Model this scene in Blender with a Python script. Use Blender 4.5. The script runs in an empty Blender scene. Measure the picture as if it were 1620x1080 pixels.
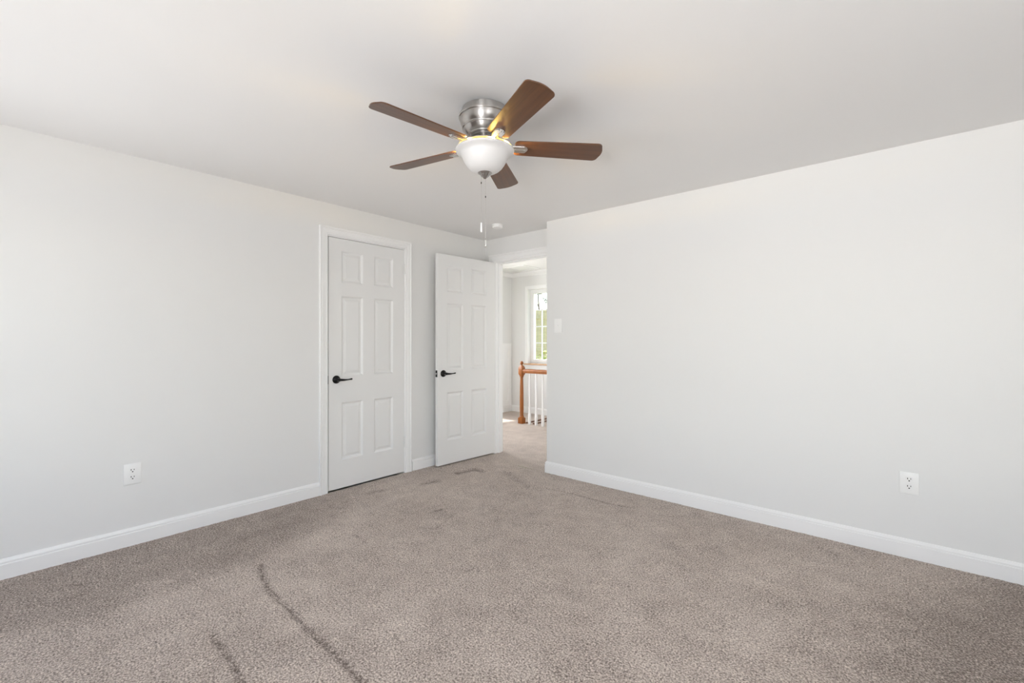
import bpy, bmesh, math, random
from mathutils import Vector, Matrix
PI = math.pi
scn = bpy.context.scene
COL = scn.collection

# ------------------------------------------------------------------ camera
CAM_Z = 1.204
YAW = math.radians(40.78)
cam_d = bpy.data.cameras.new('camera'); cam = bpy.data.objects.new('camera', cam_d); COL.objects.link(cam)
cam_d.sensor_width = 36.0; cam_d.lens = 714.0/1620*36; cam_d.clip_start = 0.02; cam_d.clip_end = 300
cam_d.shift_y = -0.5/1620
cam.location = (0, 0, CAM_Z); cam.rotation_euler = (PI/2, 0, YAW)
scn.camera = cam

# ------------------------------------------------------------------ exposure
vs = scn.view_settings
vs.view_transform = 'Standard'; vs.look = 'None'; vs.gamma = 1; vs.use_curve_mapping = False
vs.exposure = 0.0
cy = scn.cycles
cy.max_bounces = 12; cy.diffuse_bounces = 8; cy.glossy_bounces = 5; cy.transparent_max_bounces = 12
cy.use_denoising = True; cy.sample_clamp_indirect = 6; cy.caustics_reflective = False; cy.caustics_refractive = False

# ------------------------------------------------------------------ world and sun
w = bpy.data.worlds.new('sky'); scn.world = w; w.use_nodes = True
nt = w.node_tree; bg = nt.nodes['Background']
sky = nt.nodes.new('ShaderNodeTexSky'); sky.sky_type = 'NISHITA'; sky.sun_disc = False
sky.sun_elevation = math.radians(50); sky.sun_rotation = math.radians(14); sky.air_density = 1.2; sky.dust_density = 2.0
nt.links.new(sky.outputs[0], bg.inputs[0]); bg.inputs[1].default_value = 0.70

def light(name, kind, loc, energy, color=(1, 1, 1), rot=(0, 0, 0), size=None, sy=None, radius=None, angle=None, spread=None):
    d = bpy.data.lights.new(name, kind); o = bpy.data.objects.new(name, d); COL.objects.link(o)
    d.energy = energy; d.color = color; o.location = loc; o.rotation_euler = rot
    if size: d.shape = 'RECTANGLE'; d.size = size; d.size_y = sy or size
    if radius is not None: d.shadow_soft_size = radius
    if angle is not None: d.angle = angle
    if spread: d.spread = math.radians(spread)
    return o
s = light('sun', 'SUN', (0, 12, 12), 14.0, (1, 0.95, 0.86), angle=math.radians(0.6))
s.rotation_euler = Vector((-0.20, -0.80, -1.0)).to_track_quat('-Z', 'Y').to_euler()

# room figures (metres): camera stands at x=0, y=0
XL, YR, XE, YD = -3.444, 3.344, -2.463, 3.548      # left wall, right wall, end of right wall, doorway wall
HC = 2.300; YN, XF = -1.30, 1.60                   # ceiling, wall behind the camera, wall to its right
YD2 = 3.66                                         # hall side of the doorway wall
HXL, HYB, HXR, HHC = -5.10, 5.91, -2.30, 2.36      # hall
WIN = [(-2.99, -1.79, 0.60, 2.08), (-0.50, 0.90, 0.60, 2.08)]   # bedroom windows, behind the camera
for (x0, x1, z0, z1), e_dir, e_up in zip(WIN, (1, 12), (42, 90)):   # daylight entering by the bedroom windows
    light('daylight_bedroom', 'AREA', ((x0+x1)/2, YN-0.30, (z0+z1)/2), e_dir, (0.98, 0.99, 1.0), (PI/2, 0, 0), x1-x0, z1-z0)
    light('ground_glow', 'AREA', ((x0+x1)/2, YN-0.85, 0.62), e_up, (0.985, 0.99, 1.0), (math.radians(122), 0, 0), 1.2, 1.0, spread=120)
EW = (-0.95, 0.55, 0.60, 2.08)                        # unseen window added to the camera's right to brighten the left wall (y0, y1, z0, z1)
light('added_fill_east', 'AREA', (XF+0.30, (EW[0]+EW[1])/2, (EW[2]+EW[3])/2), 52, (0.98, 0.99, 1.0), (PI/2, 0, PI/2), EW[1]-EW[0], EW[3]-EW[2])  # added fill for the left wall, through the made-up east opening
HW = (3.80, 4.90, 0.75, 2.05)                       # unseen window added in the left-hand hall wall to brighten the hall
light('added_fill_hall', 'AREA', (HXL-0.45, (HW[0]+HW[1])/2, 1.40), 78, (1, 0.99, 0.975), (PI/2, 0, -PI/2), 1.1, 1.3)  # added fill for the hall walls, from an invented source out of view

# ------------------------------------------------------------------ materials
def mat(name, color, rough=0.5, metal=0.0, coat=0.0, spec=0.5):
    m = bpy.data.materials.new(name); m.use_nodes = True
    b = m.node_tree.nodes['Principled BSDF']
    b.inputs['Base Color'].default_value = (*color, 1); b.inputs['Roughness'].default_value = rough
    b.inputs['Metallic'].default_value = metal; b.inputs['Coat Weight'].default_value = coat
    b.inputs['Specular IOR Level'].default_value = spec
    return m
def N(m, t, **kw):
    n = m.node_tree.nodes.new(t)
    for k, v in kw.items():
        if k in n.inputs: n.inputs[k].default_value = v
        else: setattr(n, k, v)
    return n
def L(m, a, b): m.node_tree.links.new(a, b)
def bsdf(m): return m.node_tree.nodes['Principled BSDF']
def paint(name, color, rough, bump=0.02, scale=260):
    m = mat(name, color, rough)
    tc = N(m, 'ShaderNodeTexCoord'); n = N(m, 'ShaderNodeTexNoise', Scale=scale, Detail=3.0)
    b = N(m, 'ShaderNodeBump', Strength=bump, Distance=0.002)
    L(m, tc.outputs['Object'], n.inputs['Vector']); L(m, n.outputs[0], b.inputs['Height']); L(m, b.outputs[0], bsdf(m).inputs['Normal'])
    return m
M_WALL = paint('white_wall_paint', (0.795, 0.795, 0.785), 0.55)
M_CEIL = paint('white_ceiling_paint', (0.81, 0.806, 0.80), 0.9)
M_TRIM = paint('white_gloss_trim', (0.89, 0.89, 0.885), 0.32, 0.01, 60)
M_DOOR = paint('white_door_paint', (0.82, 0.82, 0.81), 0.38, 0.01, 60)
M_BLACK = mat('black_door_hardware', (0.008, 0.008, 0.009), 0.30, 0.6)
M_DARK = mat('dark_slot', (0.02, 0.02, 0.02), 0.8)
M_PLATE = mat('white_plastic', (0.89, 0.89, 0.88), 0.3)
M_NICKEL2 = mat('polished_nickel', (0.78, 0.77, 0.75), 0.12, 1.0)
M_STEEL = mat('bright_steel', (0.85, 0.85, 0.85), 0.2, 1.0)

def nickel():
    m = mat('brushed_nickel', (0.60, 0.58, 0.56), 0.33, 1.0)
    b = bsdf(m); b.inputs['Anisotropic'].default_value = 0.85; b.inputs['Anisotropic Rotation'].default_value = 0.25
    tg = N(m, 'ShaderNodeTangent', direction_type='RADIAL', axis='Z'); L(m, tg.outputs[0], b.inputs['Tangent'])
    return m
M_NICKEL = nickel()

def wood(name, c1, c2, rough, coat, axis_scale=(2, 40, 40), scale=1.0):
    m = mat(name, c1, rough, 0, coat); b = bsdf(m); b.inputs['Coat Roughness'].default_value = 0.18
    tc = N(m, 'ShaderNodeTexCoord'); mp = N(m, 'ShaderNodeMapping'); mp.inputs['Scale'].default_value = axis_scale
    n = N(m, 'ShaderNodeTexNoise', Scale=scale, Detail=6.0, Distortion=1.2)
    r = N(m, 'ShaderNodeValToRGB'); r.color_ramp.elements[0].position = 0.3; r.color_ramp.elements[1].position = 0.72
    r.color_ramp.elements[0].color = (*c1, 1); r.color_ramp.elements[1].color = (*c2, 1)
    L(m, tc.outputs['Object'], mp.inputs[0]); L(m, mp.outputs[0], n.inputs['Vector']); L(m, n.outputs[0], r.inputs[0]); L(m, r.outputs[0], b.inputs['Base Color'])
    return m
M_BLADE = wood('walnut_blade', (0.072, 0.027, 0.010), (0.135, 0.053, 0.019), 0.42, 0.25)
M_OAK = wood('orange_oak', (0.24, 0.062, 0.004), (0.38, 0.120, 0.009), 0.35, 0.3, (30, 30, 3))
M_OAK_FLOOR = wood('oak_strip', (0.10, 0.030, 0.006), (0.17, 0.055, 0.012), 0.4, 0.2, (30, 3, 30))
M_SILL = wood('pale_oak_sill', (0.50, 0.30, 0.16), (0.62, 0.40, 0.24), 0.4, 0.2, (3, 30, 30))

def glass():
    m = bpy.data.materials.new('window_glass'); m.use_nodes = True; t = m.node_tree; t.nodes.clear()
    o = t.nodes.new('ShaderNodeOutputMaterial'); mx = t.nodes.new('ShaderNodeMixShader'); tr = t.nodes.new('ShaderNodeBsdfTransparent')
    g = t.nodes.new('ShaderNodeBsdfGlossy'); g.inputs['Roughness'].default_value = 0.02; mx.inputs[0].default_value = 0.05
    t.links.new(tr.outputs[0], mx.inputs[1]); t.links.new(g.outputs[0], mx.inputs[2]); t.links.new(mx.outputs[0], o.inputs[0])
    return m
M_GLASS = glass()

def bowl_mat():
    m = mat('frosted_white_glass', (0.72, 0.71, 0.70), 0.35); b = bsdf(m)
    b.inputs['Subsurface Weight'].default_value = 0.0; b.inputs['Transmission Weight'].default_value = 0.0
    t = m.node_tree; out = [n for n in t.nodes if n.type == 'OUTPUT_MATERIAL'][0]
    tl = N(m, 'ShaderNodeBsdfTranslucent'); tl.inputs[0].default_value = (0.95, 0.93, 0.90, 1)
    mx = N(m, 'ShaderNodeMixShader'); mx.inputs[0].default_value = 0.004
    L(m, b.outputs[0], mx.inputs[1]); L(m, tl.outputs[0], mx.inputs[2]); L(m, mx.outputs[0], out.inputs[0])
    return m
M_BOWL = bowl_mat()

# pile marks in the carpet: polylines on the floor (x, y) with half width and depth
MARKS = []
def fpt(px, py):
    """Floor point under a pixel of the photograph."""
    z = 714*CAM_Z/(py-539.5); xc = (px-810)/714*z
    return (xc*math.cos(YAW)-z*math.sin(YAW), xc*math.sin(YAW)+z*math.cos(YAW))

def carpet():
    m = mat('beige_cut_pile_carpet', (0.4, 0.34, 0.3), 0.95, spec=0.15); b = bsdf(m)
    b.inputs['Sheen Weight'].default_value = 0.15; b.inputs['Sheen Roughness'].default_value = 0.6
    tc = N(m, 'ShaderNodeTexCoord')
    fine = N(m, 'ShaderNodeTexNoise', Scale=138.0, Detail=4.0, Roughness=0.7); L(m, tc.outputs['Object'], fine.inputs['Vector'])
    vor = N(m, 'ShaderNodeTexVoronoi', Scale=190.0); L(m, tc.outputs['Object'], vor.inputs['Vector'])
    big = N(m, 'ShaderNodeTexNoise', Scale=1.5, Detail=3.0, Distortion=0.8); L(m, tc.outputs['Object'], big.inputs['Vector'])
    mid = N(m, 'ShaderNodeTexNoise', Scale=9.0, Detail=4.0); L(m, tc.outputs['Object'], mid.inputs['Vector'])
    r = N(m, 'ShaderNodeValToRGB'); e = r.color_ramp.elements
    e[0].position = 0.35; e[0].color = (0.120, 0.090, 0.073, 1); e[1].position = 0.63; e[1].color = (0.80, 0.70, 0.615, 1)
    x = e.new(0.47); x.color = (0.385, 0.315, 0.272, 1)
    # speckle = fine noise + brushed-pile value
    def mathn(op, a, bb, clamp=False):
        n = N(m, 'ShaderNodeMath', operation=op); n.use_clamp = clamp
        for i, v in enumerate((a, bb)):
            if isinstance(v, (int, float)): n.inputs[i].default_value = v
            else: L(m, v, n.inputs[i])
        return n.outputs[0]
    carpet_tone = mathn('MULTIPLY', mathn('SUBTRACT', big.outputs[0], 0.5), 0.11)
    carpet_tone = mathn('ADD', carpet_tone, mathn('MULTIPLY', mathn('SUBTRACT', mid.outputs[0], 0.5), 0.10))
    at = N(m, 'ShaderNodeAttribute', attribute_name='carpet_tone')  # per-vertex pile marks and brushed band, plus painted corner shade
    val = mathn('ADD', mathn('ADD', fine.outputs[0], carpet_tone), mathn('MULTIPLY', at.outputs['Fac'], -0.13))
    L(m, val, r.inputs[0]); L(m, r.outputs[0], b.inputs['Base Color'])
    bp = N(m, 'ShaderNodeBump', Strength=0.7, Distance=0.006)
    hgt = mathn('SUBTRACT', fine.outputs[0], mathn('MULTIPLY', vor.outputs['Distance'], 0.35))
    L(m, hgt, bp.inputs['Height']); L(m, bp.outputs[0], b.inputs['Normal'])
    return m
M_CARPET = carpet()

# ------------------------------------------------------------------ mesh helpers
def obj(name, bm, m, parent=None, smooth=False, label=None, kind=None, angle=None):
    bmesh.ops.recalc_face_normals(bm, faces=bm.faces)
    me = bpy.data.meshes.new(name); bm.to_mesh(me); bm.free()
    me.materials.append(m)
    if smooth or angle:
        for p in me.polygons: p.use_smooth = True
        if angle: me.set_sharp_from_angle(angle=math.radians(angle))
    o = bpy.data.objects.new(name, me); COL.objects.link(o)
    if parent: o.parent = parent
    if label: o['label'] = label
    if kind: o['kind'] = kind
    return o
def struct(name, bm, m, **k): return obj(name, bm, m, kind='structure', **k)
def thing(name, label, cat, loc=(0, 0, 0), rotz=0, group=None):
    o = bpy.data.objects.new(name, None); COL.objects.link(o); o.empty_display_size = 0.1
    o.location = loc; o.rotation_euler = (0, 0, rotz); o['label'] = label; o['category'] = cat
    if group: o['group'] = group
    return o
def box(bm, x0, x1, y0, y1, z0, z1, bev=0.0):
    g = bmesh.ops.create_cube(bm, size=1)['verts']
    for v in g: v.co = Vector((x0+(v.co.x+.5)*(x1-x0), y0+(v.co.y+.5)*(y1-y0), z0+(v.co.z+.5)*(z1-z0)))
    if bev:
        es = list({e for v in g for e in v.link_edges})
        bmesh.ops.bevel(bm, geom=es, offset=bev, segments=2, affect='EDGES', profile=0.6)
    return bm
def Bx(*a, bev=0.0): return box(bmesh.new(), *a, bev=bev)
def lathe(bm, prof, seg=48, c=(0, 0), flute=0, cap=False):
    rings = []
    for r, z in prof:
        if r < 1e-6: rings.append([bm.verts.new((c[0], c[1], z))]); continue
        rings.append([bm.verts.new((c[0]+r*math.cos(2*PI*i/seg), c[1]+r*math.sin(2*PI*i/seg), z)) for i in range(seg)])
    for a, b in zip(rings, rings[1:]):
        for i in range(seg):
            j = (i+1) % seg
            if len(a) == 1 and len(b) == 1: continue
            if len(a) == 1: bm.faces.new((a[0], b[i], b[j]))
            elif len(b) == 1: bm.faces.new((a[i], a[j], b[0]))
            else: bm.faces.new((a[i], a[j], b[j], b[i]))
    return bm
def sweep(bm, sections):
    """sections: list of lists of points (same length), closed profiles, joined and capped."""
    rs = [[bm.verts.new(p) for p in s] for s in sections]
    n = len(rs[0])
    for a, b in zip(rs, rs[1:]):
        for i in range(n): bm.faces.new((a[i], a[(i+1) % n], b[(i+1) % n], b[i]))
    bm.faces.new(rs[0]); bm.faces.new(rs[-1][::-1])
    return bm
def tube(bm, pts, r, seg=10):
    pts = [Vector(p) for p in pts]; rr = r if isinstance(r, (list, tuple)) else [r]*len(pts); secs = []
    for i, p in enumerate(pts):
        d = (pts[min(i+1, len(pts)-1)]-pts[max(i-1, 0)]).normalized()
        u = d.orthogonal().normalized() if i == 0 else (u-d*u.dot(d)).normalized()
        v = d.cross(u)
        secs.append([p+(u*math.cos(2*PI*k/seg)+v*math.sin(2*PI*k/seg))*rr[i] for k in range(seg)])
    return sweep(bm, secs)
def wall_with_holes(bm, axis, c0, c1, a0, a1, z0, z1, holes):
    """Slab between c0..c1 (thickness) spanning a0..a1, with rectangular holes (a0,a1,z0,z1)."""
    As = sorted({a0, a1, *[h[0] for h in holes], *[h[1] for h in holes]})
    Zs = sorted({z0, z1, *[h[2] for h in holes], *[h[3] for h in holes]})
    cells = {}
    for i in range(len(As)-1):
        for k in range(len(Zs)-1):
            am, zm = (As[i]+As[i+1])/2, (Zs[k]+Zs[k+1])/2
            cells[i, k] = not any(h[0] < am < h[1] and h[2] < zm < h[3] for h in holes)
    P = lambda c, a, z: (c, a, z) if axis == 'x' else (a, c, z)
    def q(*ps): bm.faces.new([bm.verts.new(p) for p in ps])
    for (i, k), on in cells.items():
        if not on: continue
        x0, x1, y0, y1 = As[i], As[i+1], Zs[k], Zs[k+1]
        q(P(c0, x0, y0), P(c0, x1, y0), P(c0, x1, y1), P(c0, x0, y1))
        q(P(c1, x0, y0), P(c1, x1, y0), P(c1, x1, y1), P(c1, x0, y1))
        if not cells.get((i-1, k)): q(P(c0, x0, y0), P(c1, x0, y0), P(c1, x0, y1), P(c0, x0, y1))
        if not cells.get((i+1, k)): q(P(c0, x1, y0), P(c1, x1, y0), P(c1, x1, y1), P(c0, x1, y1))
        if not cells.get((i, k-1)): q(P(c0, x0, y0), P(c1, x0, y0), P(c1, x1, y0), P(c0, x1, y0))
        if not cells.get((i, k+1)): q(P(c0, x0, y1), P(c1, x0, y1), P(c1, x1, y1), P(c0, x1, y1))
    bmesh.ops.remove_doubles(bm, verts=bm.verts, dist=1e-5)
    return bm

# ------------------------------------------------------------------ room shell
# carpet mesh: fine grid where the photo shows marks in the pile
def seg_dist(p, a, b):
    ax, ay = a; bx, by = b; dx, dy = bx-ax, by-ay; l2 = dx*dx+dy*dy
    t = max(0, min(1, ((p[0]-ax)*dx+(p[1]-ay)*dy)/l2)) if l2 else 0
    return math.hypot(p[0]-ax-t*dx, p[1]-ay-t*dy)
def polyl(pix, wd, dp): MARKS.append(([fpt(*p) for p in pix], wd, dp))
polyl([(413, 893), (414, 908), (425, 932), (452, 958), (482, 990), (512, 1018), (545, 1050), (580, 1085), (600, 1110)], 0.012, 0.8)
polyl([(336, 1006), (352, 1028), (368, 1050), (386, 1085)], 0.011, 0.7)
polyl([(865, 772), (905, 780), (960, 796), (1000, 803)], 0.012, 0.55)
polyl([(725, 748), (752, 742), (762, 745)], 0.035, 0.9)
polyl([(670, 765), (690, 761)], 0.035, 0.6)
polyl([(690, 808), (697, 806)], 0.014, 0.8)
polyl([(560, 845), (580, 858)], 0.012, 0.5)
polyl([(585, 780), (605, 776)], 0.03, 0.4)
polyl([(690, 835), (720, 812)], 0.012, 0.3)
polyl([(800, 745), (835, 770)], 0.05, 0.3)
def pile_at(x, y):
    v = 0.0
    for pts, wd, dp in MARKS:
        d = min(seg_dist((x, y), a, b) for a, b in zip(pts, pts[1:]))
        if d < wd*2.5: v = max(v, dp*math.exp(-(d/wd)**2)*(0.92+0.30*math.sin(x*61+3*math.sin(y*47))*math.cos(y*53)+rnd.uniform(-.25, .25)))
    return v
# broad brushed band against the left wall and the right-hand corner: pile leaning the other way, with corner shade painted in
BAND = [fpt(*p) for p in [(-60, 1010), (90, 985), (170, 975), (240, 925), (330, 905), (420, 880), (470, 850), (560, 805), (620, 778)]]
def band_and_shade_at(x, y):
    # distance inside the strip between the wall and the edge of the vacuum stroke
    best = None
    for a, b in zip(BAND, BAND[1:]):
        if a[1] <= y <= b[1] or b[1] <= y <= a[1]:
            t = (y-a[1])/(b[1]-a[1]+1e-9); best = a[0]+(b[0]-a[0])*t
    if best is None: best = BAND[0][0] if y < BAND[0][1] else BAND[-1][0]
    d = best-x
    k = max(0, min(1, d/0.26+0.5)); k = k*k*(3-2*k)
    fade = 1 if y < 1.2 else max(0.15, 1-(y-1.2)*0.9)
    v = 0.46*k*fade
    # right corner, near the frame's edge: partly shade put into the carpet colour
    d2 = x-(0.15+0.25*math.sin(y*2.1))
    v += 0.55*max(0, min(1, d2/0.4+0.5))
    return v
rnd = random.Random(4)
bm = bmesh.new()
GX0, GX1, GY0, GY1, ST = XL-0.0, XF, YN, YR+0.0, 0.0125
nx, ny = int((GX1-GX0)/ST), int((GY1-GY0)/ST)
vals = {}; grid = []
rnd = random.Random(4)
for j in range(ny+1):
    row = []
    for i in range(nx+1):
        x, y = GX0+(GX1-GX0)*i/nx, GY0+(GY1-GY0)*j/ny
        p = pile_at(x, y) if 0.6 < -x*math.sin(YAW)+y*math.cos(YAW) else 0
        v = bm.verts.new((x, y, 0.0035*math.sin(x*7+2*math.sin(y*3))*0.3 - 0.007*p + rnd.uniform(-.0015, .0015)))
        row.append(v); vals[len(vals)] = p+band_and_shade_at(x, y)
    grid.append(row)
for j in range(ny):
    for i in range(nx): bm.faces.new((grid[j][i], grid[j][i+1], grid[j+1][i+1], grid[j+1][i]))
n0 = len(vals)
for x0, x1, y0, y1 in ((XL, XE, YR, YD2), (HXL, HXR, YD2, HYB)):       # into the doorway and the hall
    q = [bm.verts.new(p) for p in ((x0, y0, 0), (x1, y0, 0), (x1, y1, 0), (x0, y1, 0))]
    bm.faces.new(q)
fl = struct('floor', bm, M_CARPET, smooth=True)
at = fl.data.attributes.new('carpet_tone', 'FLOAT', 'POINT')
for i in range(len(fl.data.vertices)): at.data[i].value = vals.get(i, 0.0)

T = 0.12
DO = (1.752, 2.489, 0.0, 2.045)                      # closet doorway in the left wall (y0, y1, z0, z1)
struct('wall_left', wall_with_holes(bmesh.new(), 'x', XL-T, XL, YN-T, YD2, -0.05, HC, [(DO[0], DO[1], -0.05, DO[3])]), M_WALL)
struct('wall_right', Bx(XE, XF+T, YR, YD2, -0.05, HC), M_WALL)
DW = (-3.303, -2.545, 2.050)                         # doorway to the hall (x0, x1, top)
struct('wall_back', wall_with_holes(bmesh.new(), 'y', YD, YD2, XL, XE, -0.05, HC, [(DW[0], DW[1], -0.05, DW[2])]), M_WALL)
struct('wall_front', wall_with_holes(bmesh.new(), 'y', YN-T, YN, XL, XF+T, -0.05, HC, [(a, b, c, d) for a, b, c, d in WIN]), M_WALL)
struct('wall_east', wall_with_holes(bmesh.new(), 'x', XF, XF+T, YN, YR, -0.05, HC, [EW]), M_WALL)
struct('ceiling', Bx(XL-T, XF+T, YN-T, YD2, HC, HC+0.14), M_CEIL)
b = bmesh.new(); box(b, XL-T-0.62, XL-T-0.58, 1.3, 2.9, -0.05, HC); box(b, XL-T-0.58, XL-T, 1.26, 1.3, -0.05, HC)
box(b, XL-T-0.58, XL-T, 2.9, 2.94, -0.05, HC); box(b, XL-T-0.62, XL-T, 1.26, 2.94, HC, HC+0.04); box(b, XL-T-0.62, XL, 1.26, 2.94, -0.09, -0.045)
struct('wall_closet', b, M_WALL)
# hall
HWB = (-4.738, -4.158, 0.832, 2.066)                 # window opening in the far hall wall
struct('wall_hall_left', wall_with_holes(bmesh.new(), 'x', HXL-T, HXL, YD2-T, HYB+0.2, -0.05, HHC, [HW]), M_WALL)
struct('wall_hall_near', Bx(HXL, XL-T, YD2-T+0.005, YD2, -0.05, HHC), M_WALL)
struct('wall_hall_header', Bx(XL-T, HXR, YD2, YD2+0.005, 2.12, HHC), M_WALL)
struct('wall_hall_back', wall_with_holes(bmesh.new(), 'y', HYB, HYB+0.16, HXL, HXR+T, -0.05, HHC, [HWB]), M_WALL)
struct('wall_hall_right', Bx(HXR, HXR+T, YD2, HYB, -0.05, HHC), M_WALL)
struct('ceiling_hall', Bx(HXL-T, HXR+T, YD2, HYB+0.2, HHC, HHC+0.1), M_CEIL)

# baseboards
BP = [(0, 0), (0.0135, 0), (0.0140, 0.075), (0.0125, 0.0775), (0.0085, 0.079), (0.0085, 0.0815), (0.0125, 0.083), (0.0125, 0.089), (0.0085, 0.096), (0.0045, 0.103), (0, 0.104)]
def baseboard(name, path):
    """path: list of ((x,y),(nx,ny)) where n is the offset direction of the profile at that corner."""
    b = bmesh.new(); sweep(b, [[(x+nx*d, y+ny*d, z) for d, z in BP] for (x, y), (nx, ny) in path])
    return struct(name, b, M_TRIM)
baseboard('baseboard_left', [((XL, YN), (1, 0)), ((XL, 1.687), (1, 0))])
baseboard('baseboard_back', [((XL, 2.566), (1, 0)), ((XL, YD), (1, 0))])
baseboard('baseboard_right', [((XF, YR), (0, -1)), ((XE, YR), (-1, -1)), ((XE, YD-0.02), (-1, 0))])
baseboard('baseboard_front', [((XL, YN), (0, 1)), ((XF, YN), (0, 1))])
baseboard('baseboard_east', [((XF, YN), (-1, 0)), ((XF, YR), (-1, 0))])
baseboard('baseboard_hall', [((HXL, YD2), (1, 0)), ((HXL, HYB), (1, -1)), ((HXR, HYB), (0, -1))])

# casings: profile (u away from the opening, d out of the wall)
CP = [(0.0, 0.0), (0.0, 0.009), (0.004, 0.011), (0.012, 0.011), (0.016, 0.0095), (0.020, 0.012), (0.044, 0.015), (0.050, 0.013), (0.054, 0.017), (0.062, 0.019), (0.066, 0.017), (0.066, 0.0)]
def casing(name, axis, c, sgn, a0, a1, zt, prof=CP, z0=0.0, closed=False, m=M_TRIM):
    b = bmesh.new()
    P = (lambda a, d, z: (c+sgn*d, a, z)) if axis == 'x' else (lambda a, d, z: (a, c+sgn*d, z))
    secs = [[P(a0-u, d, z0) for u, d in prof], [P(a0-u, d, zt+u) for u, d in prof], [P(a1+u, d, zt+u) for u, d in prof], [P(a1+u, d, z0) for u, d in prof]]
    sweep(b, secs)
    return b
struct('trim_1', casing('c', 'x', XL, 1, DO[0]+0.000, DO[1], DO[3]+0.004), M_TRIM)
CP2 = [(u*1.15, d) for u, d in CP]
struct('trim_2', casing('c', 'y', YD, -1, DW[0], DW[1], DW[2], CP2), M_TRIM)
struct('trim_3', casing('c', 'y', YD2+0.005, 1, DW[0], DW[1], DW[2], CP2), M_TRIM)
# jambs with stops
b = bmesh.new()
box(b, DW[0], DW[0]+0.006, YD, YD2+0.005, 0, DW[2]); box(b, DW[1]-0.006, DW[1], YD, YD2+0.005, 0, DW[2]); box(b, DW[0]+.006, DW[1]-.006, YD, YD2+0.005, DW[2]-0.006, DW[2])
box(b, DW[0]+0.006, DW[0]+0.018, YD+0.045, YD+0.08, 0, DW[2]-.006); box(b, DW[1]-0.018, DW[1]-0.006, YD+0.045, YD+0.08, 0, DW[2]-.006); box(b, DW[0]+.018, DW[1]-.018, YD+0.045, YD+0.08, DW[2]-0.018, DW[2]-.006)
struct('trim_4', b, M_TRIM)
b = bmesh.new()
box(b, XL-T, XL-0.0002, DO[0], DO[0]+0.005, 0, DO[3]); box(b, XL-T, XL-0.0002, DO[1]-0.005, DO[1], 0, DO[3]); box(b, XL-T, XL-0.0002, DO[0]+.005, DO[1]-.005, DO[3]-0.005, DO[3])
box(b, XL-0.075, XL-0.042, DO[0]+0.005, DO[0]+0.017, 0, DO[3]-.005); box(b, XL-0.075, XL-0.042, DO[1]-0.017, DO[1]-0.005, 0, DO[3]-.005); box(b, XL-0.075, XL-0.042, DO[0]+.017, DO[1]-.017, DO[3]-0.017, DO[3]-.005)
struct('trim_5', b, M_TRIM)
# crown in the hall
KP = [(0, 0), (0, -0.062), (0.012, -0.062), (0.018, -0.050), (0.040, -0.022), (0.052, -0.014), (0.058, 0)]
b = bmesh.new()
sweep(b, [[(HXL+d, YD2, HHC+z) for d, z in KP], [(HXL+d, HYB-d, HHC+z) for d, z in KP], [(HXR, HYB-d, HHC+z) for d, z in KP]])
struct('trim_6', b, M_TRIM)
# wainscot panel on the hall's left wall
b = bmesh.new()
box(b, HXL, HXL+0.010, 5.0, HYB-0.035, 0.104, 1.16, )
box(b, HXL, HXL+0.026, 5.0, HYB-0.030, 1.145, 1.165)
for y in (5.0, HYB-0.115): box(b, HXL+0.010, HXL+0.018, y, y+0.08, 0.104, 1.145)
box(b, HXL+0.010, HXL+0.018, 5.08, HYB-0.115, 0.104, 0.19); box(b, HXL+0.010, HXL+0.018, 5.08, HYB-0.115, 1.06, 1.145)
struct('trim_7', b, M_TRIM)

# ------------------------------------------------------------------ six-panel doors
PZ = [(0.226, 0.697), (0.905, 1.562), (1.668, 1.928)]
def panel_door(W, Hh, TH, cols):
    """Slab in local x 0..W, z 0..Hh, thickness y -TH/2..TH/2, moulded panels in both faces."""
    b = bmesh.new()
    xs = sorted({0, W, *[c for q in cols for c in q]}); zs = sorted({0, Hh, *[c for q in PZ for c in q]})
    steps = [(0, 0), (0.004, 0.0012), (0.007, 0.004), (0.014, 0.0125), (0.018, 0.014), (0.024, 0.014), (0.040, 0.0075), (0.044, 0.0065)]
    for sg in (-1, 1):
        y0 = sg*TH/2
        for i in range(len(xs)-1):
            for k in range(len(zs)-1):
                x0, x1, z0, z1 = xs[i], xs[i+1], zs[k], zs[k+1]
                is_p = any(abs(x0-c[0]) < 1e-6 for c in cols) and any(abs(z0-c[0]) < 1e-6 for c in PZ)
                if not is_p:
                    b.faces.new([b.verts.new(p) for p in ((x0, y0, z0), (x1, y0, z0), (x1, y0, z1), (x0, y0, z1))]); continue
                prev = None
                for ins, dep in steps:
                    r = [b.verts.new(p) for p in ((x0+ins, y0-sg*dep, z0+ins), (x1-ins, y0-sg*dep, z0+ins), (x1-ins, y0-sg*dep, z1-ins), (x0+ins, y0-sg*dep, z1-ins))]
                    if prev:
                        for j in range(4): b.faces.new((prev[j], prev[(j+1) % 4], r[(j+1) % 4], r[j]))
                    prev = r
                b.faces.new(prev)
    a = TH/2
    for q in (((0, -a, 0), (0, a, 0), (0, a, Hh), (0, -a, Hh)), ((W, -a, 0), (W, a, 0), (W, a, Hh), (W, -a, Hh)), ((0, -a, 0), (W, -a, 0), (W, a, 0), (0, a, 0)), ((0, -a, Hh), (W, -a, Hh), (W, a, Hh), (0, a, Hh))):
        b.faces.new([b.verts.new(p) for p in q])
    bmesh.ops.remove_doubles(b, verts=b.verts, dist=1e-5)
    return b
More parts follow.
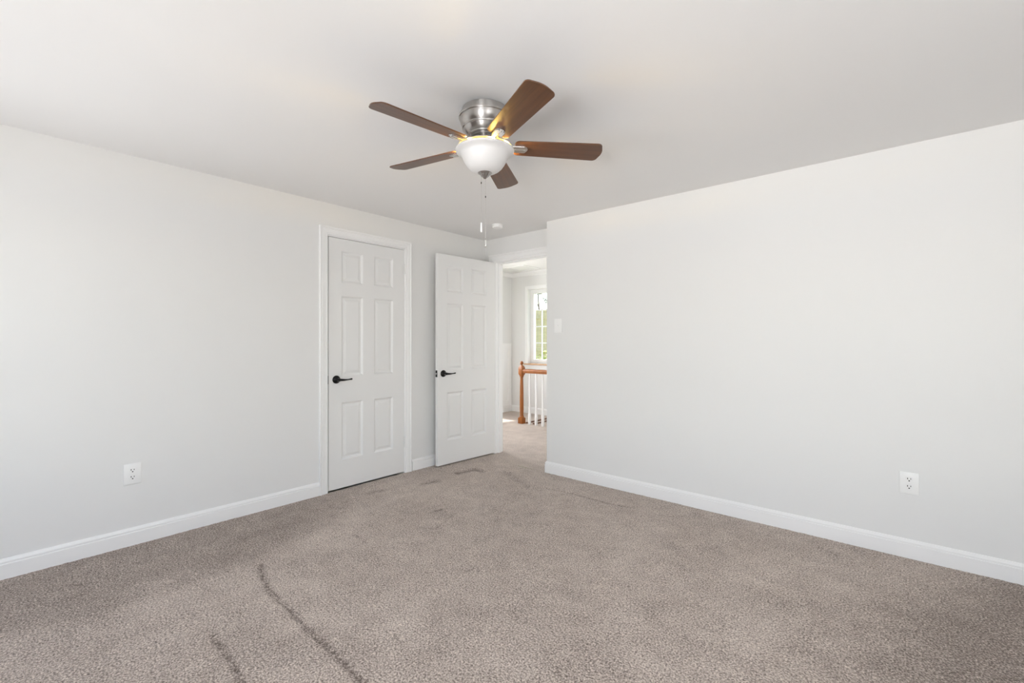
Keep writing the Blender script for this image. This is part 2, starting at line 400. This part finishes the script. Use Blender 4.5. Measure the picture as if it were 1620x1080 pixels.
def lever(parent, x, z, y, side, dirx):
    """Rose and lever handle on the face at y, pointing outward along side (-1/+1), lever toward dirx."""
    b = bmesh.new()
    prof = [(0.0, 0.0), (0.0325, 0.0), (0.0330, 0.003), (0.0315, 0.007), (0.024, 0.013), (0.015, 0.018), (0.0105, 0.024), (0.0100, 0.044), (0.013, 0.049), (0.012, 0.056), (0.0, 0.058)]
    lathe(b, prof, 32)
    bmesh.ops.rotate(b, verts=b.verts, cent=(0, 0, 0), matrix=Matrix.Rotation(-side*PI/2, 3, 'X'))
    pts, rad = [], []
    for i in range(13):
        t = i/12
        pts.append((dirx*(0.0+0.112*t), side*(0.050+0.004*math.sin(t*PI)-0.004*t), -0.003*math.sin(t*PI)+0.001*t))
        rad.append(0.0115-0.0062*min(1, t*1.6)+(0.0012 if t > .85 else 0))
    tube(b, pts, rad, 12)
    o = obj('door_handle', b, M_BLACK, parent, angle=40, label='black lever handle on a round rose')
    o.location = (x, y, z); return o
def hinge(parent, x, y, z, leafdir, m=M_DOOR, hh=0.089):
    b = bmesh.new()
    for i in range(5): lathe(b, [(0, i*hh/5+.0006), (0.0058, i*hh/5+.0006), (0.0058, (i+1)*hh/5-.0006), (0, (i+1)*hh/5-.0006)], 14)
    lathe(b, [(0, -0.006), (0.003, -0.006), (0.0045, -0.002), (0.0045, hh+.002), (0.003, hh+0.006), (0, hh+0.006)], 12)
    box(b, -0.017, 0.019, 0.0015, 0.0045, 0, hh)
    o = obj('hinge', b, m, parent, angle=40); o.location = (x, y, z); return o

# closet door, closed: local x runs along +Y of the room, room side is local -y
W1 = DO[1]-DO[0]-0.019
d1 = struct('door_1', panel_door(W1, 2.024, 0.035, [(0.108, 0.305), (0.408, 0.603)]), M_DOOR)
d1['label'] = 'closed white six-panel closet door with black lever handle'
d1.location = (XL-0.020, DO[0]+0.012, 0.012); d1.rotation_euler = (0, 0, PI/2)
lever(d1, 0.064, 0.883, -0.0175, -1, 1)
o = obj('latch_plate', Bx(-0.0018, 0.0, -0.014, 0.012, 0.85, 0.916), M_BLACK, d1)
hinge(d1, W1+0.0015, -0.0245, 1.815-0.012+0.002, 1); hinge(d1, W1+0.0015, -0.0245, 0.238-0.012, 1)
# room door, open against the left wall
W2 = 0.745
d2 = struct('door_2', panel_door(W2, 2.030, 0.035, [(0.110, 0.317), (0.421, 0.630)]), M_DOOR)
d2['label'] = 'open white six-panel bedroom door standing against the left wall'
# local x=0 at the free (latch) edge, x=W2 at the hinge; visible face is local -y
fx, fy, hx, hy = -3.341, 2.790, -3.296, 3.534
ang = math.atan2(hy-fy, hx-fx)
nrm = Vector((-math.sin(ang), math.cos(ang)))        # local +y
d2.location = (fx+nrm.x*0.0175, fy+nrm.y*0.0175, 0.013); d2.rotation_euler = (0, 0, ang)
lever(d2, 0.066, 0.880, -0.0175, -1, 1); lever(d2, 0.066, 0.880, 0.0175, 1, 1)
lp = obj('latch_plate', Bx(-0.0016, 0.0002, -0.0125, 0.0125, 0.848, 0.912, bev=0.0003), M_BLACK, d2)
b = bmesh.new(); tube(b, [(-0.0010, 0, 0.880), (-0.010, 0, 0.880)], [0.0085, 0.007], 16)
obj('latch_bolt', b, M_STEEL, lp, label='bright steel latch bolt', angle=40)
for z in (0.20, 0.97, 1.75): hinge(d2, W2+0.003, 0.0195, z, 1)
# door stop behind it on the baseboard
t = thing('door_stop', 'white door stop on the baseboard behind the open bedroom door', 'door stop', (XL+0.0125, 2.83, 0.062))
b = bmesh.new(); tube(b, [(0, 0, 0), (0.004, 0, 0)], 0.014, 16); tube(b, [(0.004, 0, 0), (0.045, 0, 0)], 0.0045, 10); obj('rod', b, M_TRIM, t, angle=40)
b = bmesh.new(); tube(b, [(0.045, 0, 0), (0.058, 0, 0)], 0.0085, 14); obj('rubber_tip', b, M_PLATE, t, angle=40)

# ------------------------------------------------------------------ windows
def window(name, axis, c, out, a0, a1, z0, z1, cols, rows, fw=0.05, depth=0.09, sill=None, double=False):
    """Frame set back by depth from wall face c toward out (+1/-1)."""
    P = (lambda a, d, z: (c+out*d, a, z)) if axis == 'x' else (lambda a, d, z: (a, c+out*d, z))
    def bb(b, A0, A1, D0, D1, Z0, Z1):
        p, q = P(A0, D0, Z0), P(A1, D1, Z1)
        box(b, min(p[0], q[0]), max(p[0], q[0]), min(p[1], q[1]), max(p[1], q[1]), min(p[2], q[2]), max(p[2], q[2]))
    b = bmesh.new(); d0, d1 = depth-0.02, depth+0.03
    bb(b, a0, a0+fw, d0, d1, z0, z1); bb(b, a1-fw, a1, d0, d1, z0, z1); bb(b, a0+fw, a1-fw, d0, d1, z0, z0+fw); bb(b, a0+fw, a1-fw, d0, d1, z1-fw, z1)
    if double: bb(b, a0+fw, a1-fw, d0, d1, (z0+z1)/2-0.025, (z0+z1)/2+0.025)
    w = struct(name, b, M_TRIM)
    b = bmesh.new(); g0, g1, h0, h1 = a0+fw, a1-fw, z0+fw, z1-fw; mw = 0.010
    for i in range(1, cols): x = g0+(g1-g0)*i/cols; bb(b, x-mw, x+mw, depth+0.001, depth+0.014, h0, h1)
    for i in range(1, rows): z = h0+(h1-h0)*i/rows; bb(b, g0, g1, depth+0.002, depth+0.013, z-mw, z+mw)
    obj('muntins', b, M_TRIM, w)
    b = bmesh.new(); bb(b, g0-.004, g1+.004, depth+0.005, depth+0.008, h0-.004, h1+.004); obj('window_pane', b, M_GLASS, w)
    return w
wd = window('window_1', 'y', HYB, 1, *HWB, 3, 4, fw=0.066, depth=0.09)
wd['label'] = 'narrow white hall window with twelve small panes'
CPW = [(0, 0), (0, 0.010), (0.006, 0.012), (0.040, 0.016), (0.055, 0.016), (0.060, 0.013), (0.060, 0)]
obj('casing', casing('c', 'y', HYB, -1, HWB[0], HWB[1], HWB[3], CPW, z0=HWB[2]), M_TRIM, wd)
obj('window_sill', Bx(HWB[0]-0.075, HWB[1]+0.075, HYB-0.040, HYB+0.075, HWB[2]-0.022, HWB[2], bev=0.004), M_SILL, wd, label='pale oak sill')
obj('apron', Bx(HWB[0]-0.06, HWB[1]+0.06, HYB-0.013, HYB-0.0005, HWB[2]-0.09, HWB[2]-0.022, bev=0.003), M_TRIM, wd)
for i, (x0, x1, z0, z1) in enumerate(WIN):
    ww = window('window_%d' % (i+2), 'y', YN, -1, x0, x1, z0, z1, 3, 4, fw=0.05, depth=0.07, double=True)
    obj('casing', casing('c', 'y', YN, 1, x0, x1, z1, CPW, z0=z0), M_TRIM, ww)
    obj('window_sill', Bx(x0-0.07, x1+0.07, YN-0.05, YN+0.035, z0-0.022, z0, bev=0.004), M_TRIM, ww)
ww = window('window_5', 'x', XF, 1, *EW, 3, 4, fw=0.05, depth=0.07, double=True)  # added window, out of view, frames the east fill light
obj('casing', casing('c', 'x', XF, -1, EW[0], EW[1], EW[3], CPW, z0=EW[2]), M_TRIM, ww)
obj('window_sill', Bx(XF-0.05, XF+0.035, EW[0]-0.07, EW[1]+0.07, EW[2]-0.022, EW[2], bev=0.004), M_TRIM, ww)
window('window_4', 'x', HXL, -1, HW[0], HW[1], HW[2], HW[3], 3, 4, fw=0.05, depth=0.07)  # added window, out of view, frames the hall fill light

# ------------------------------------------------------------------ ceiling fan
def cam2room(xc, z): return (xc*math.cos(YAW)-z*math.sin(YAW), xc*math.sin(YAW)+z*math.cos(YAW))
FX, FY = cam2room(-0.1285, 2.145)
fan = thing('ceiling_fan', 'brushed nickel ceiling fan with five walnut blades and a white glass bowl light', 'ceiling fan', (FX, FY, HC))
zz = lambda h: h+CAM_Z-HC                            # height above the camera -> below the ceiling
b = bmesh.new()
lathe(b, [(0.0, zz(1.096)), (0.107, zz(1.0955)), (0.1075, zz(1.092)), (0.1075, zz(1.068)), (0.109, zz(1.066)), (0.1235, zz(1.063)), (0.1250, zz(1.061)),
          (0.1250, zz(1.055)), (0.1235, zz(1.053)), (0.1190, zz(1.052)), (0.1185, zz(1.044)), (0.116, zz(1.032)), (0.110, zz(1.020)), (0.1030, zz(1.012)), (0.1030, zz(1.009)), (0.1075, zz(1.008)),
          (0.1085, zz(1.006)), (0.1075, zz(1.003)), (0.1035, zz(1.001)), (0.101, zz(0.997)), (0.097, zz(0.990)), (0.088, zz(0.980)), (0.080, zz(0.976)), (0.0795, zz(0.972)), (0.0765, zz(0.970)), (0.074, zz(0.972)), (0.070, zz(0.976)), (0.0, zz(0.977))], 72)
obj('motor_housing', b, M_NICKEL, fan, angle=28)
b = bmesh.new()
lathe(b, [(0, zz(0.978)), (0.066, zz(0.977)), (0.066, zz(0.964)), (0.050, zz(0.960)), (0.0, zz(0.960))], 48)
obj('flywheel', b, M_NICKEL, fan, angle=40)
b = bmesh.new()
lathe(b, [(0, zz(0.962)), (0.040, zz(0.962)), (0.047, zz(0.958)), (0.047, zz(0.932)), (0.051, zz(0.928)), (0.051, zz(0.918)), (0.0, zz(0.917))], 48)
obj('switch_housing', b, M_NICKEL, fan, angle=40)
# glass bowl, open at the top
outer = [(0.1385, 0.9085), (0.1395, 0.905), (0.1375, 0.9005), (0.128, 0.8965), (0.119, 0.8925), (0.1135, 0.887), (0.1100, 0.880), (0.1065, 0.870), (0.101, 0.857), (0.093, 0.843), (0.083, 0.829), (0.070, 0.817), (0.055, 0.808), (0.038, 0.802), (0.018, 0.799), (0, 0.7985)]
inner = [(max(0, r-0.0045), h+0.004) for r, h in outer][::-1]
inner[0] = (0, inner[0][1])
b = bmesh.new(); lathe(b, [(r, zz(h)) for r, h in outer+inner[:-1]]+[(0.134, zz(0.9095)), (0.1385, zz(0.9085))], 72)
bmesh.ops.remove_doubles(b, verts=b.verts, dist=1e-5)
bmesh.ops.translate(b, verts=b.verts, vec=(0, 0, -0.003))
bowl = obj('light_bowl', b, M_BOWL, fan, smooth=True, label='frosted white glass bowl shade')
b = bmesh.new(); lathe(b, [(0, zz(0.9175)), (0.127, zz(0.9185)), (0.131, zz(0.917)), (0.131, zz(0.9155)), (0.0, zz(0.9165))], 40); lathe(b, [(0.0045, zz(0.914)), (0.0045, zz(0.795))], 10)
obj('fitter', b, M_NICKEL, fan, angle=40)
M_BULB = bpy.data.materials.new('bulb_glow'); M_BULB.use_nodes = True
e = bsdf(M_BULB); e.inputs['Emission Color'].default_value = (1, 0.62, 0.25, 1); e.inputs['Emission Strength'].default_value = 2
for a in (0.5, 0.5+PI):
    cx_, cy_ = 0.060*math.cos(a), 0.060*math.sin(a)
    b = bmesh.new(); lathe(b, [(0, zz(0.862)), (0.010, zz(0.864)), (0.015, zz(0.872)), (0.0155, zz(0.880)), (0.011, zz(0.892)), (0.008, zz(0.900)), (0.008, zz(0.913))], 20, (cx_, cy_))
    obj('light_bulb', b, M_BULB, fan, smooth=True)
for k in range(5):                                   # the bulbs' light, escaping between bowl and fitter
    a = math.radians(7.03)+YAW-k*2*PI/5
    lo = light('bulb_light', 'POINT', (FX+0.095*math.cos(a), FY+0.095*math.sin(a), CAM_Z+0.9015), 5.5, (1.0, 0.66, 0.16), radius=0.008)
b = bmesh.new()
seg = 48; rings = []
for r, h in [(0.0, 0.804), (0.0335, 0.804), (0.0350, 0.801), (0.0330, 0.797), (0.024, 0.7945), (0.0215, 0.790), (0.017, 0.783), (0.011, 0.778), (0.0085, 0.775), (0.006, 0.7715), (0, 0.770)]:
    if r == 0: rings.append([b.verts.new((0, 0, zz(h)))]); continue
    fl_ = 0.08 if 0.776 < h < 0.795 else 0
    rings.append([b.verts.new((r*(1+fl_*math.cos(12*2*PI*i/seg))*math.cos(2*PI*i/seg), r*(1+fl_*math.cos(12*2*PI*i/seg))*math.sin(2*PI*i/seg), zz(h))) for i in range(seg)])
for A, B in zip(rings, rings[1:]):
    for i in range(seg):
        j = (i+1) % seg
        if len(A) == 1: b.faces.new((A[0], B[i], B[j]))
        elif len(B) == 1: b.faces.new((A[i], A[j], B[0]))
        else: b.faces.new((A[i], A[j], B[j], B[i]))
M_FIN = mat('dark_nickel', (0.42, 0.40, 0.38), 0.22, 1.0)
obj('finial', b, M_FIN, bowl, smooth=True, label='fluted nickel finial')
# pull chains
def chain(dx, dy, top, con, fob0, fob1, fm, lab):
    b = bmesh.new(); n = int((top-fob0)/0.0045)
    for i in range(n):
        z = zz(top-(i+0.5)*(top-fob0)/n)
        bmesh.ops.create_icosphere(b, subdivisions=1, radius=0.0011, matrix=Matrix.Translation((dx, dy, z)))
    tube(b, [(dx, dy, zz(top)), (dx, dy, zz(fob0))], 0.00045, 6)
    c = obj('pull_chain', b, M_NICKEL2, fan)
    b = bmesh.new(); lathe(b, [(0, zz(con+.005)), (0.0022, zz(con+.004)), (0.0026, zz(con)), (0.0022, zz(con-.004)), (0, zz(con-.005))], 12, (dx, dy)); obj('connector', b, M_DARK, c, smooth=True)
    b = bmesh.new(); lathe(b, [(0, zz(fob0)), (0.0025, zz(fob0)), (0.0035, zz(fob0-.008)), (0.0048, zz(fob1+.006)), (0.0040, zz(fob1)), (0, zz(fob1))], 16, (dx, dy)); obj('fob', b, fm, c, smooth=True, label=lab)
r3 = lambda xc, z: (xc*math.cos(YAW)-z*math.sin(YAW), xc*math.sin(YAW)+z*math.cos(YAW))
ox, oy = r3(-0.0175, 0.0)
chain(ox, oy, 0.795, 0.752, 0.563, 0.517, M_PLATE, 'white pull')
ox, oy = r3(0.0028, 0.0)
chain(ox, oy, 0.776, 0.686, 0.487, 0.447, M_NICKEL2, 'metal pull')
# blades
def blade_bm():
    """Blade along +x from r=0.145 to 0.57; pitched about its length later."""
    b = bmesh.new(); pts = []
    R0, R1, w0, w1 = 0.140, 0.572, 0.053, 0.0665
    n = 8
    def arc(cx_, cy_, r, a0, a1, k=6): return [(cx_+r*math.cos(a0+(a1-a0)*i/k), cy_+r*math.sin(a0+(a1-a0)*i/k)) for i in range(k+1)]
    rt = 0.026
    tip = []
    # tip: gently bowed end with rounded corners
    for i in range(n+1):
        t = -1+2*i/n; y = (w1-rt)*t; tip.append((R1-0.010*t*t, y))
    right = arc(R1-0.010-rt+0.002, -(w1-rt), rt-0.002, -PI/2, -0.15)
    left = arc(R1-0.010-rt+0.002, (w1-rt), rt-0.002, 0.15, PI/2)
    root = arc(R0+0.022, w0-0.022, 0.022, PI/2, PI, 5)+arc(R0+0.022, -(w0-0.022), 0.022, PI, 1.5*PI, 5)
    pts = right+tip[1:-1]+left+root
    TH = 0.0028
    prev = [b.verts.new((x, y, -TH)) for x, y in pts]; top = [b.verts.new((x, y, TH)) for x, y in pts]
    for i in range(len(pts)):
        j = (i+1) % len(pts); b.faces.new((prev[i], prev[j], top[j], top[i]))
    b.faces.new(prev[::-1]); b.faces.new(top)
    return b
def iron_bm():
    """Blade iron: forked arm from the flywheel with a rounded bracket under the blade root."""
    b = bmesh.new()
    # arm (in the blade's own frame, before pitch)
    secs = []
    for x, zc, hw, th in [(0.040, 0.032, 0.014, 0.004), (0.062, 0.030, 0.013, 0.004), (0.085, 0.014, 0.012, 0.004), (0.105, -0.004, 0.013, 0.004), (0.125, -0.0085, 0.017, 0.0035)]:
        secs.append([(x, -hw, zc-th), (x, hw, zc-th), (x, hw, zc+th), (x, -hw, zc+th)])
    sweep(b, secs)
    # bracket plate with two raised ribs and a rounded nose
    def slab(y0, y1, x0, x1, z0, z1):
        k = 8; c = (y0+y1)/2; r = (y1-y0)/2; pts = [(x0, y0)]+[(x1-r+r*math.sin(PI*i/k), c-r*math.cos(PI*i/k)) for i in range(k+1)]+[(x0, y1)]
        lo = [b.verts.new((x, y, z0)) for x, y in pts]; hi = [b.verts.new((x, y, z1)) for x, y in pts]
        for i in range(len(pts)):
            j = (i+1) % len(pts); b.faces.new((lo[i], lo[j], hi[j], hi[i]))
        b.faces.new(lo[::-1]); b.faces.new(hi)
    slab(-0.0230, 0.0230, 0.112, 0.205, -0.0062, -0.0029)
    slab(-0.0205, -0.0035, 0.112, 0.196, -0.0105, -0.0062)
    slab(0.0035, 0.0205, 0.112, 0.196, -0.0105, -0.0062)
    return b
first = None
HB, PITCH, A0 = 0.9245, math.radians(-12.3), math.radians(7.03)
names = []
for k in range(5):
    t = A0-k*2*PI/5                                   # in camera-plan axes
    if first is None:
        bl = obj('blade', blade_bm(), M_BLADE, fan); bl.data.materials.append(M_BLADE)
        md = bl.modifiers.new('edge', 'BEVEL'); md.width = 0.0015; md.segments = 2; md.limit_method = 'ANGLE'; md.angle_limit = 1.0
        ir = obj('blade_iron', iron_bm(), M_NICKEL2, bl, label='polished nickel blade iron')
        first = (bl, ir)
    else:
        bl = first[0].copy(); COL.objects.link(bl); bl.parent = fan
        ir = first[1].copy(); COL.objects.link(ir); ir.parent = bl
    bl.location = (0, 0, zz(HB)); bl.rotation_euler = (Matrix.Rotation(t+YAW, 3, 'Z') @ Matrix.Rotation(PITCH, 3, 'X')).to_euler()

# ------------------------------------------------------------------ smoke detector
sx, sy = -2.881, 3.131
sd = thing('smoke_detector', 'small round white smoke detector on the ceiling near the doorway', 'smoke detector', (sx, sy, HC))
b = bmesh.new(); lathe(b, [(0, 0), (0.052, 0), (0.052, -0.006), (0.049, -0.008), (0, -0.008)], 40); obj('base', b, M_PLATE, sd, angle=40)
b = bmesh.new(); lathe(b, [(0, -0.008), (0.0485, -0.008), (0.049, -0.024), (0.045, -0.031), (0.030, -0.034), (0, -0.0345)], 40); obj('cover', b, M_PLATE, sd, angle=40)

# ------------------------------------------------------------------ outlets and switch
def outlet(label, loc, rotz, grp):
    """Faces local -y."""
    t = thing('wall_outlet', label, 'outlet', loc, rotz, grp)
    b = Bx(-0.0415, 0.0415, -0.0065, 0, -0.061, 0.061, bev=0.004); obj('cover_plate', b, M_PLATE, t, angle=30)
    for sz in (-1, 1):
        zc = sz*0.0205; b = bmesh.new(); pts = []
        for i in range(32):                             # rounded face with flat top and bottom
            a = 2*PI*i/32; pts.append((0.0172*math.cos(a), max(-0.0138, min(0.0138, 0.0172*math.sin(a)))))
        lo = [b.verts.new((x, -0.006, zc+z)) for x, z in pts]; hi = [b.verts.new((x*0.96, -0.0085, zc+z*0.96)) for x, z in pts]
        for i in range(32): b.faces.new((lo[i], lo[(i+1) % 32], hi[(i+1) % 32], hi[i]))
        b.faces.new(hi)
        so = obj('socket', b, M_PLATE, t)
        for x0, x1, z0, z1 in ((-0.0085, -0.0052, 0.0005, 0.0090), (0.0052, 0.0082, 0.0010, 0.0085)):
            obj('slot', Bx(x0, x1, -0.0088, -0.0080, zc+z0, zc+z1), M_DARK, so)
        b = bmesh.new(); lathe(b, [(0, 0.0079), (0.0034, 0.0079), (0.0034, 0.0088), (0, 0.0088)], 16); bmesh.ops.rotate(b, verts=b.verts, matrix=Matrix.Rotation(PI/2, 3, 'X')); bmesh.ops.translate(b, verts=b.verts, vec=(0, 0, zc-0.0070))
        obj('slot', b, M_DARK, so)
    b = bmesh.new(); lathe(b, [(0, 0.006), (0.003, 0.006), (0.0026, 0.0074), (0, 0.0076)], 12); bmesh.ops.rotate(b, verts=b.verts, matrix=Matrix.Rotation(PI/2, 3, 'X')); obj('screw', b, M_PLATE, t)
    return t
outlet('white duplex wall outlet low on the left wall before the closet door', (XL, 0.5548, 0.4208), PI/2, 'duplex wall outlets')
outlet('white duplex wall outlet low on the right wall', (0.033, YR, 0.4157), 0, 'duplex wall outlets')
t = thing('light_switch', 'white toggle light switch on the right wall beside the doorway', 'light switch', (-2.334, YR, 1.343))
obj('cover_plate', Bx(-0.0415, 0.0415, -0.0065, 0, -0.062, 0.062, bev=0.004), M_PLATE, t, angle=30)
b = Bx(-0.0055, 0.0055, -0.0085, -0.006, -0.0125, 0.0125, bev=0.0008); sw = obj('toggle_collar', b, M_PLATE, t)
b = Bx(-0.0035, 0.0035, -0.020, -0.008, 0.000, 0.0065, bev=0.001); bmesh.ops.rotate(b, verts=b.verts, cent=(0, -0.008, 0), matrix=Matrix.Rotation(math.radians(-22), 3, 'X')); obj('toggle', b, M_PLATE, sw)

# ------------------------------------------------------------------ stair railing in the hall
NX, NY = -4.216, 5.106
rl = thing('stair_railing', 'orange oak newel post and handrail with white balusters in the hall', 'railing', (NX, NY, 0))
b = bmesh.new()
box(b, -0.040, 0.040, -0.040, 0.040, 0, 0.085, bev=0.004)
lathe(b, [(0, 0.085), (0.036, 0.085), (0.038, 0.092), (0.033, 0.105), (0.028, 0.112), (0.030, 0.120), (0.026, 0.130), (0.0285, 0.22), (0.0285, 0.40), (0.025, 0.58), (0.022, 0.665), (0.027, 0.670), (0.028, 0.676), (0.023, 0.684), (0.0, 0.686)], 28)
# squared block with chamfered corners, narrowing at both ends
secs = []
for z, s_ in [(0.684, 0.024), (0.700, 0.026), (0.725, 0.040), (0.740, 0.041), (0.800, 0.041), (0.815, 0.040), (0.840, 0.026), (0.850, 0.022)]:
    c = s_*0.3; secs.append([(-s_+c, -s_, z), (s_-c, -s_, z), (s_, -s_+c, z), (s_, s_-c, z), (s_-c, s_, z), (-s_+c, s_, z), (-s_, s_-c, z), (-s_, -s_+c, z)])
sweep(b, secs)
lathe(b, [(0, 0.848), (0.018, 0.849), (0.015, 0.856), (0.014, 0.862), (0.022, 0.868), (0.0255, 0.878), (0.0255, 0.890), (0.022, 0.902), (0.012, 0.911), (0, 0.914)], 28)
obj('newel_post', b, M_OAK, rl, angle=35)
RP = [(-0.024, 0.740), (0.024, 0.740), (0.024, 0.750), (0.031, 0.762), (0.031, 0.776), (0.026, 0.790), (0.012, 0.799), (-0.012, 0.799), (-0.026, 0.790), (-0.031, 0.776), (-0.031, 0.762), (-0.024, 0.750)]
RLN = HXR-NX
b = bmesh.new(); sweep(b, [[(0.038, y, z) for y, z in RP], [(RLN, y, z) for y, z in RP]]); obj('handrail', b, M_OAK, rl)
x = 0.148; i = 0
while x < RLN-0.05:
    b = bmesh.new()
    box(b, x-0.016, x+0.016, -0.016, 0.016, 0, 0.16, bev=0.002)
    lathe(b, [(0, 0.158), (0.0145, 0.16), (0.0125, 0.17), (0.0125, 0.45), (0.0105, 0.60), (0.0095, 0.741)], 14, (x, 0))
    obj('baluster', b, M_TRIM, rl, angle=35, label='white baluster'); x += 0.119
# oak-edged floor strip behind the railing
t = thing('floor_nosing', 'pair of narrow oak floor strips behind the stair railing in the hall', 'floor strip', (0, 0, 0))
for xx in (-4.03, -4.158): obj('oak_strip', Bx(xx-0.018, xx+0.018, 5.15, HYB-0.015, 0.0, 0.016, bev=0.003), M_OAK_FLOOR, t)
# ceiling hatch in the hall
t = thing('ceiling_hatch', 'white square attic hatch in the hall ceiling', 'hatch', (-4.555, 5.51, HHC))
b = bmesh.new()
for a in ((-0.215, 0.215, -0.215, -0.185), (-0.215, 0.215, 0.185, 0.215), (-0.215, -0.185, -0.185, 0.185), (0.185, 0.215, -0.185, 0.185)): box(b, *a, -0.008, 0, bev=0.002)
obj('hatch_frame', b, M_TRIM, t)
obj('hatch_panel', Bx(-0.173, 0.176, -0.176, 0.176, -0.004, -0.0012), M_CEIL, t)
obj('hatch_gap', Bx(-0.185, 0.185, -0.185, 0.185, -0.001, 0.0), M_DARK, t, label='dark gap around the hatch panel')

# ------------------------------------------------------------------ outdoors, through the hall window
M_FENCE = wood('tan_timber', (0.55, 0.43, 0.22), (0.70, 0.56, 0.30), 0.8, 0, (2, 2, 30))
M_LEAF = mat('yellow_green_leaves', (0.42, 0.43, 0.12), 0.6)
M_LEAF2 = mat('dark_tree_leaves', (0.03, 0.06, 0.05), 0.6)
M_GRASS = mat('lawn', (0.16, 0.22, 0.07), 0.9)
M_BARK = mat('bark', (0.10, 0.07, 0.05), 0.9)
M_BRICK = mat('pink_paving', (0.55, 0.33, 0.27), 0.9)
GZ = -2.9
b = Bx(-40, 25, HYB+0.6, 60, GZ-0.1, GZ); struct('ground', b, M_GRASS)
def ray(px, Y):
    d = (px-810)/714; z = Y/(math.sin(YAW)*d+math.cos(YAW)); return (math.cos(YAW)*d-math.sin(YAW))*z, z
def leafy(bm, c, r, n, s_, seed, flat=1.0):
    rn = random.Random(seed)
    for _ in range(n):
        while True:
            p = Vector((rn.uniform(-1, 1), rn.uniform(-1, 1), rn.uniform(-1, 1)))
            if p.length < 1: break
        p = Vector(c)+Vector((p.x*r[0], p.y*r[1], p.z*r[2]))
        q = Matrix.Rotation(rn.uniform(0, 6.3), 3, 'Z') @ Matrix.Rotation(rn.uniform(0, 3.1), 3, 'X')
        l = s_*rn.uniform(.6, 1.3)
        vs_ = [bm.verts.new(p+q @ Vector(v)) for v in ((-l, 0, 0), (0, -l*.45, l*.1), (l, 0, 0), (0, l*.45, l*.1))]
        bm.faces.new(vs_)
# tall timber fence on a bank
FYY = 14.0
xa, za = ray(838, FYY); xb, zb = ray(880, FYY)
ftop = CAM_Z+(539.5-491)/714*((za+zb)/2)
t = thing('timber_fence', 'tall tan timber fence outside the hall window', 'fence', ((xa+xb)/2, FYY, GZ))
b = bmesh.new(); x = -2.4
while x < 2.4: box(b, x, x+0.142, -0.012, 0.012, 0, ftop-GZ); x += 0.15
obj('boards', b, M_FENCE, t)
for z in (ftop-GZ-0.25, ftop-GZ-1.5, ftop-GZ-2.8): obj('rail', Bx(-2.42, 2.42, -0.06, -0.012, z-0.06, z+0.06), M_FENCE, t)
for x in (-2.2, 0, 2.2): obj('post', Bx(x-0.06, x+0.06, 0.012, 0.13, 0, ftop-GZ), M_FENCE, t)
# shrub in front of the fence
x, z = ray(862, 11.0)
t = thing('shrub', 'yellow-green leafy shrub in front of the tan fence outside', 'shrub', (x, 11.0, GZ))
b = bmesh.new(); leafy(b, (0.35, 0, 2.9), (0.95, 0.55, 1.0), 1500, 0.075, 3); leafy(b, (0, 0, 1.6), (0.9, 0.55, 1.5), 1500, 0.08, 5); obj('foliage', b, M_LEAF, t)
b = bmesh.new(); tube(b, [(0, 0, 0), (0.05, 0, 1.2), (0.2, 0, 2.6)], [0.06, 0.045, 0.02], 8); obj('stem', b, M_BARK, t, smooth=True)
# tree behind the fence, branches against the sky
x, z = ray(851, 18.0)
t = thing('tree', 'sparse dark-leaved tree rising above the fence outside', 'tree', (x, 18.0, GZ))
b = bmesh.new(); rn = random.Random(8)
tube(b, [(0.3, 0, 0), (0.2, 0, 3.0), (0.1, 0, 5.2), (0.0, 0, 6.6)], [0.12, 0.10, 0.05, 0.02], 8)
ends = []
for zb_, dx, dy, dz in ((4.6, 0.55, 0.1, 0.9), (4.9, -0.45, 0.1, 0.8), (5.4, 0.4, 0, 0.7), (5.7, -0.35, 0, 0.8), (5.0, 0.9, 0, 0.9)):
    tube(b, [(0.1, 0, zb_), (0.1+dx*.6, dy*.6, zb_+dz*.5), (0.1+dx, dy, zb_+dz)], [0.025, 0.016, 0.007], 6); ends.append((0.1+dx, dy, zb_+dz))
obj('branches', b, M_BARK, t, smooth=True)
b = bmesh.new()
for i, e_ in enumerate(ends): leafy(b, e_, (0.22, 0.2, 0.18), 60, 0.055, 20+i)
leafy(b, (0, 0, 6.6), (0.25, 0.2, 0.2), 90, 0.06, 41); leafy(b, (0.1, 0, 5.1), (0.9, 0.3, 0.28), 160, 0.05, 44)
obj('foliage', b, M_LEAF2, t)
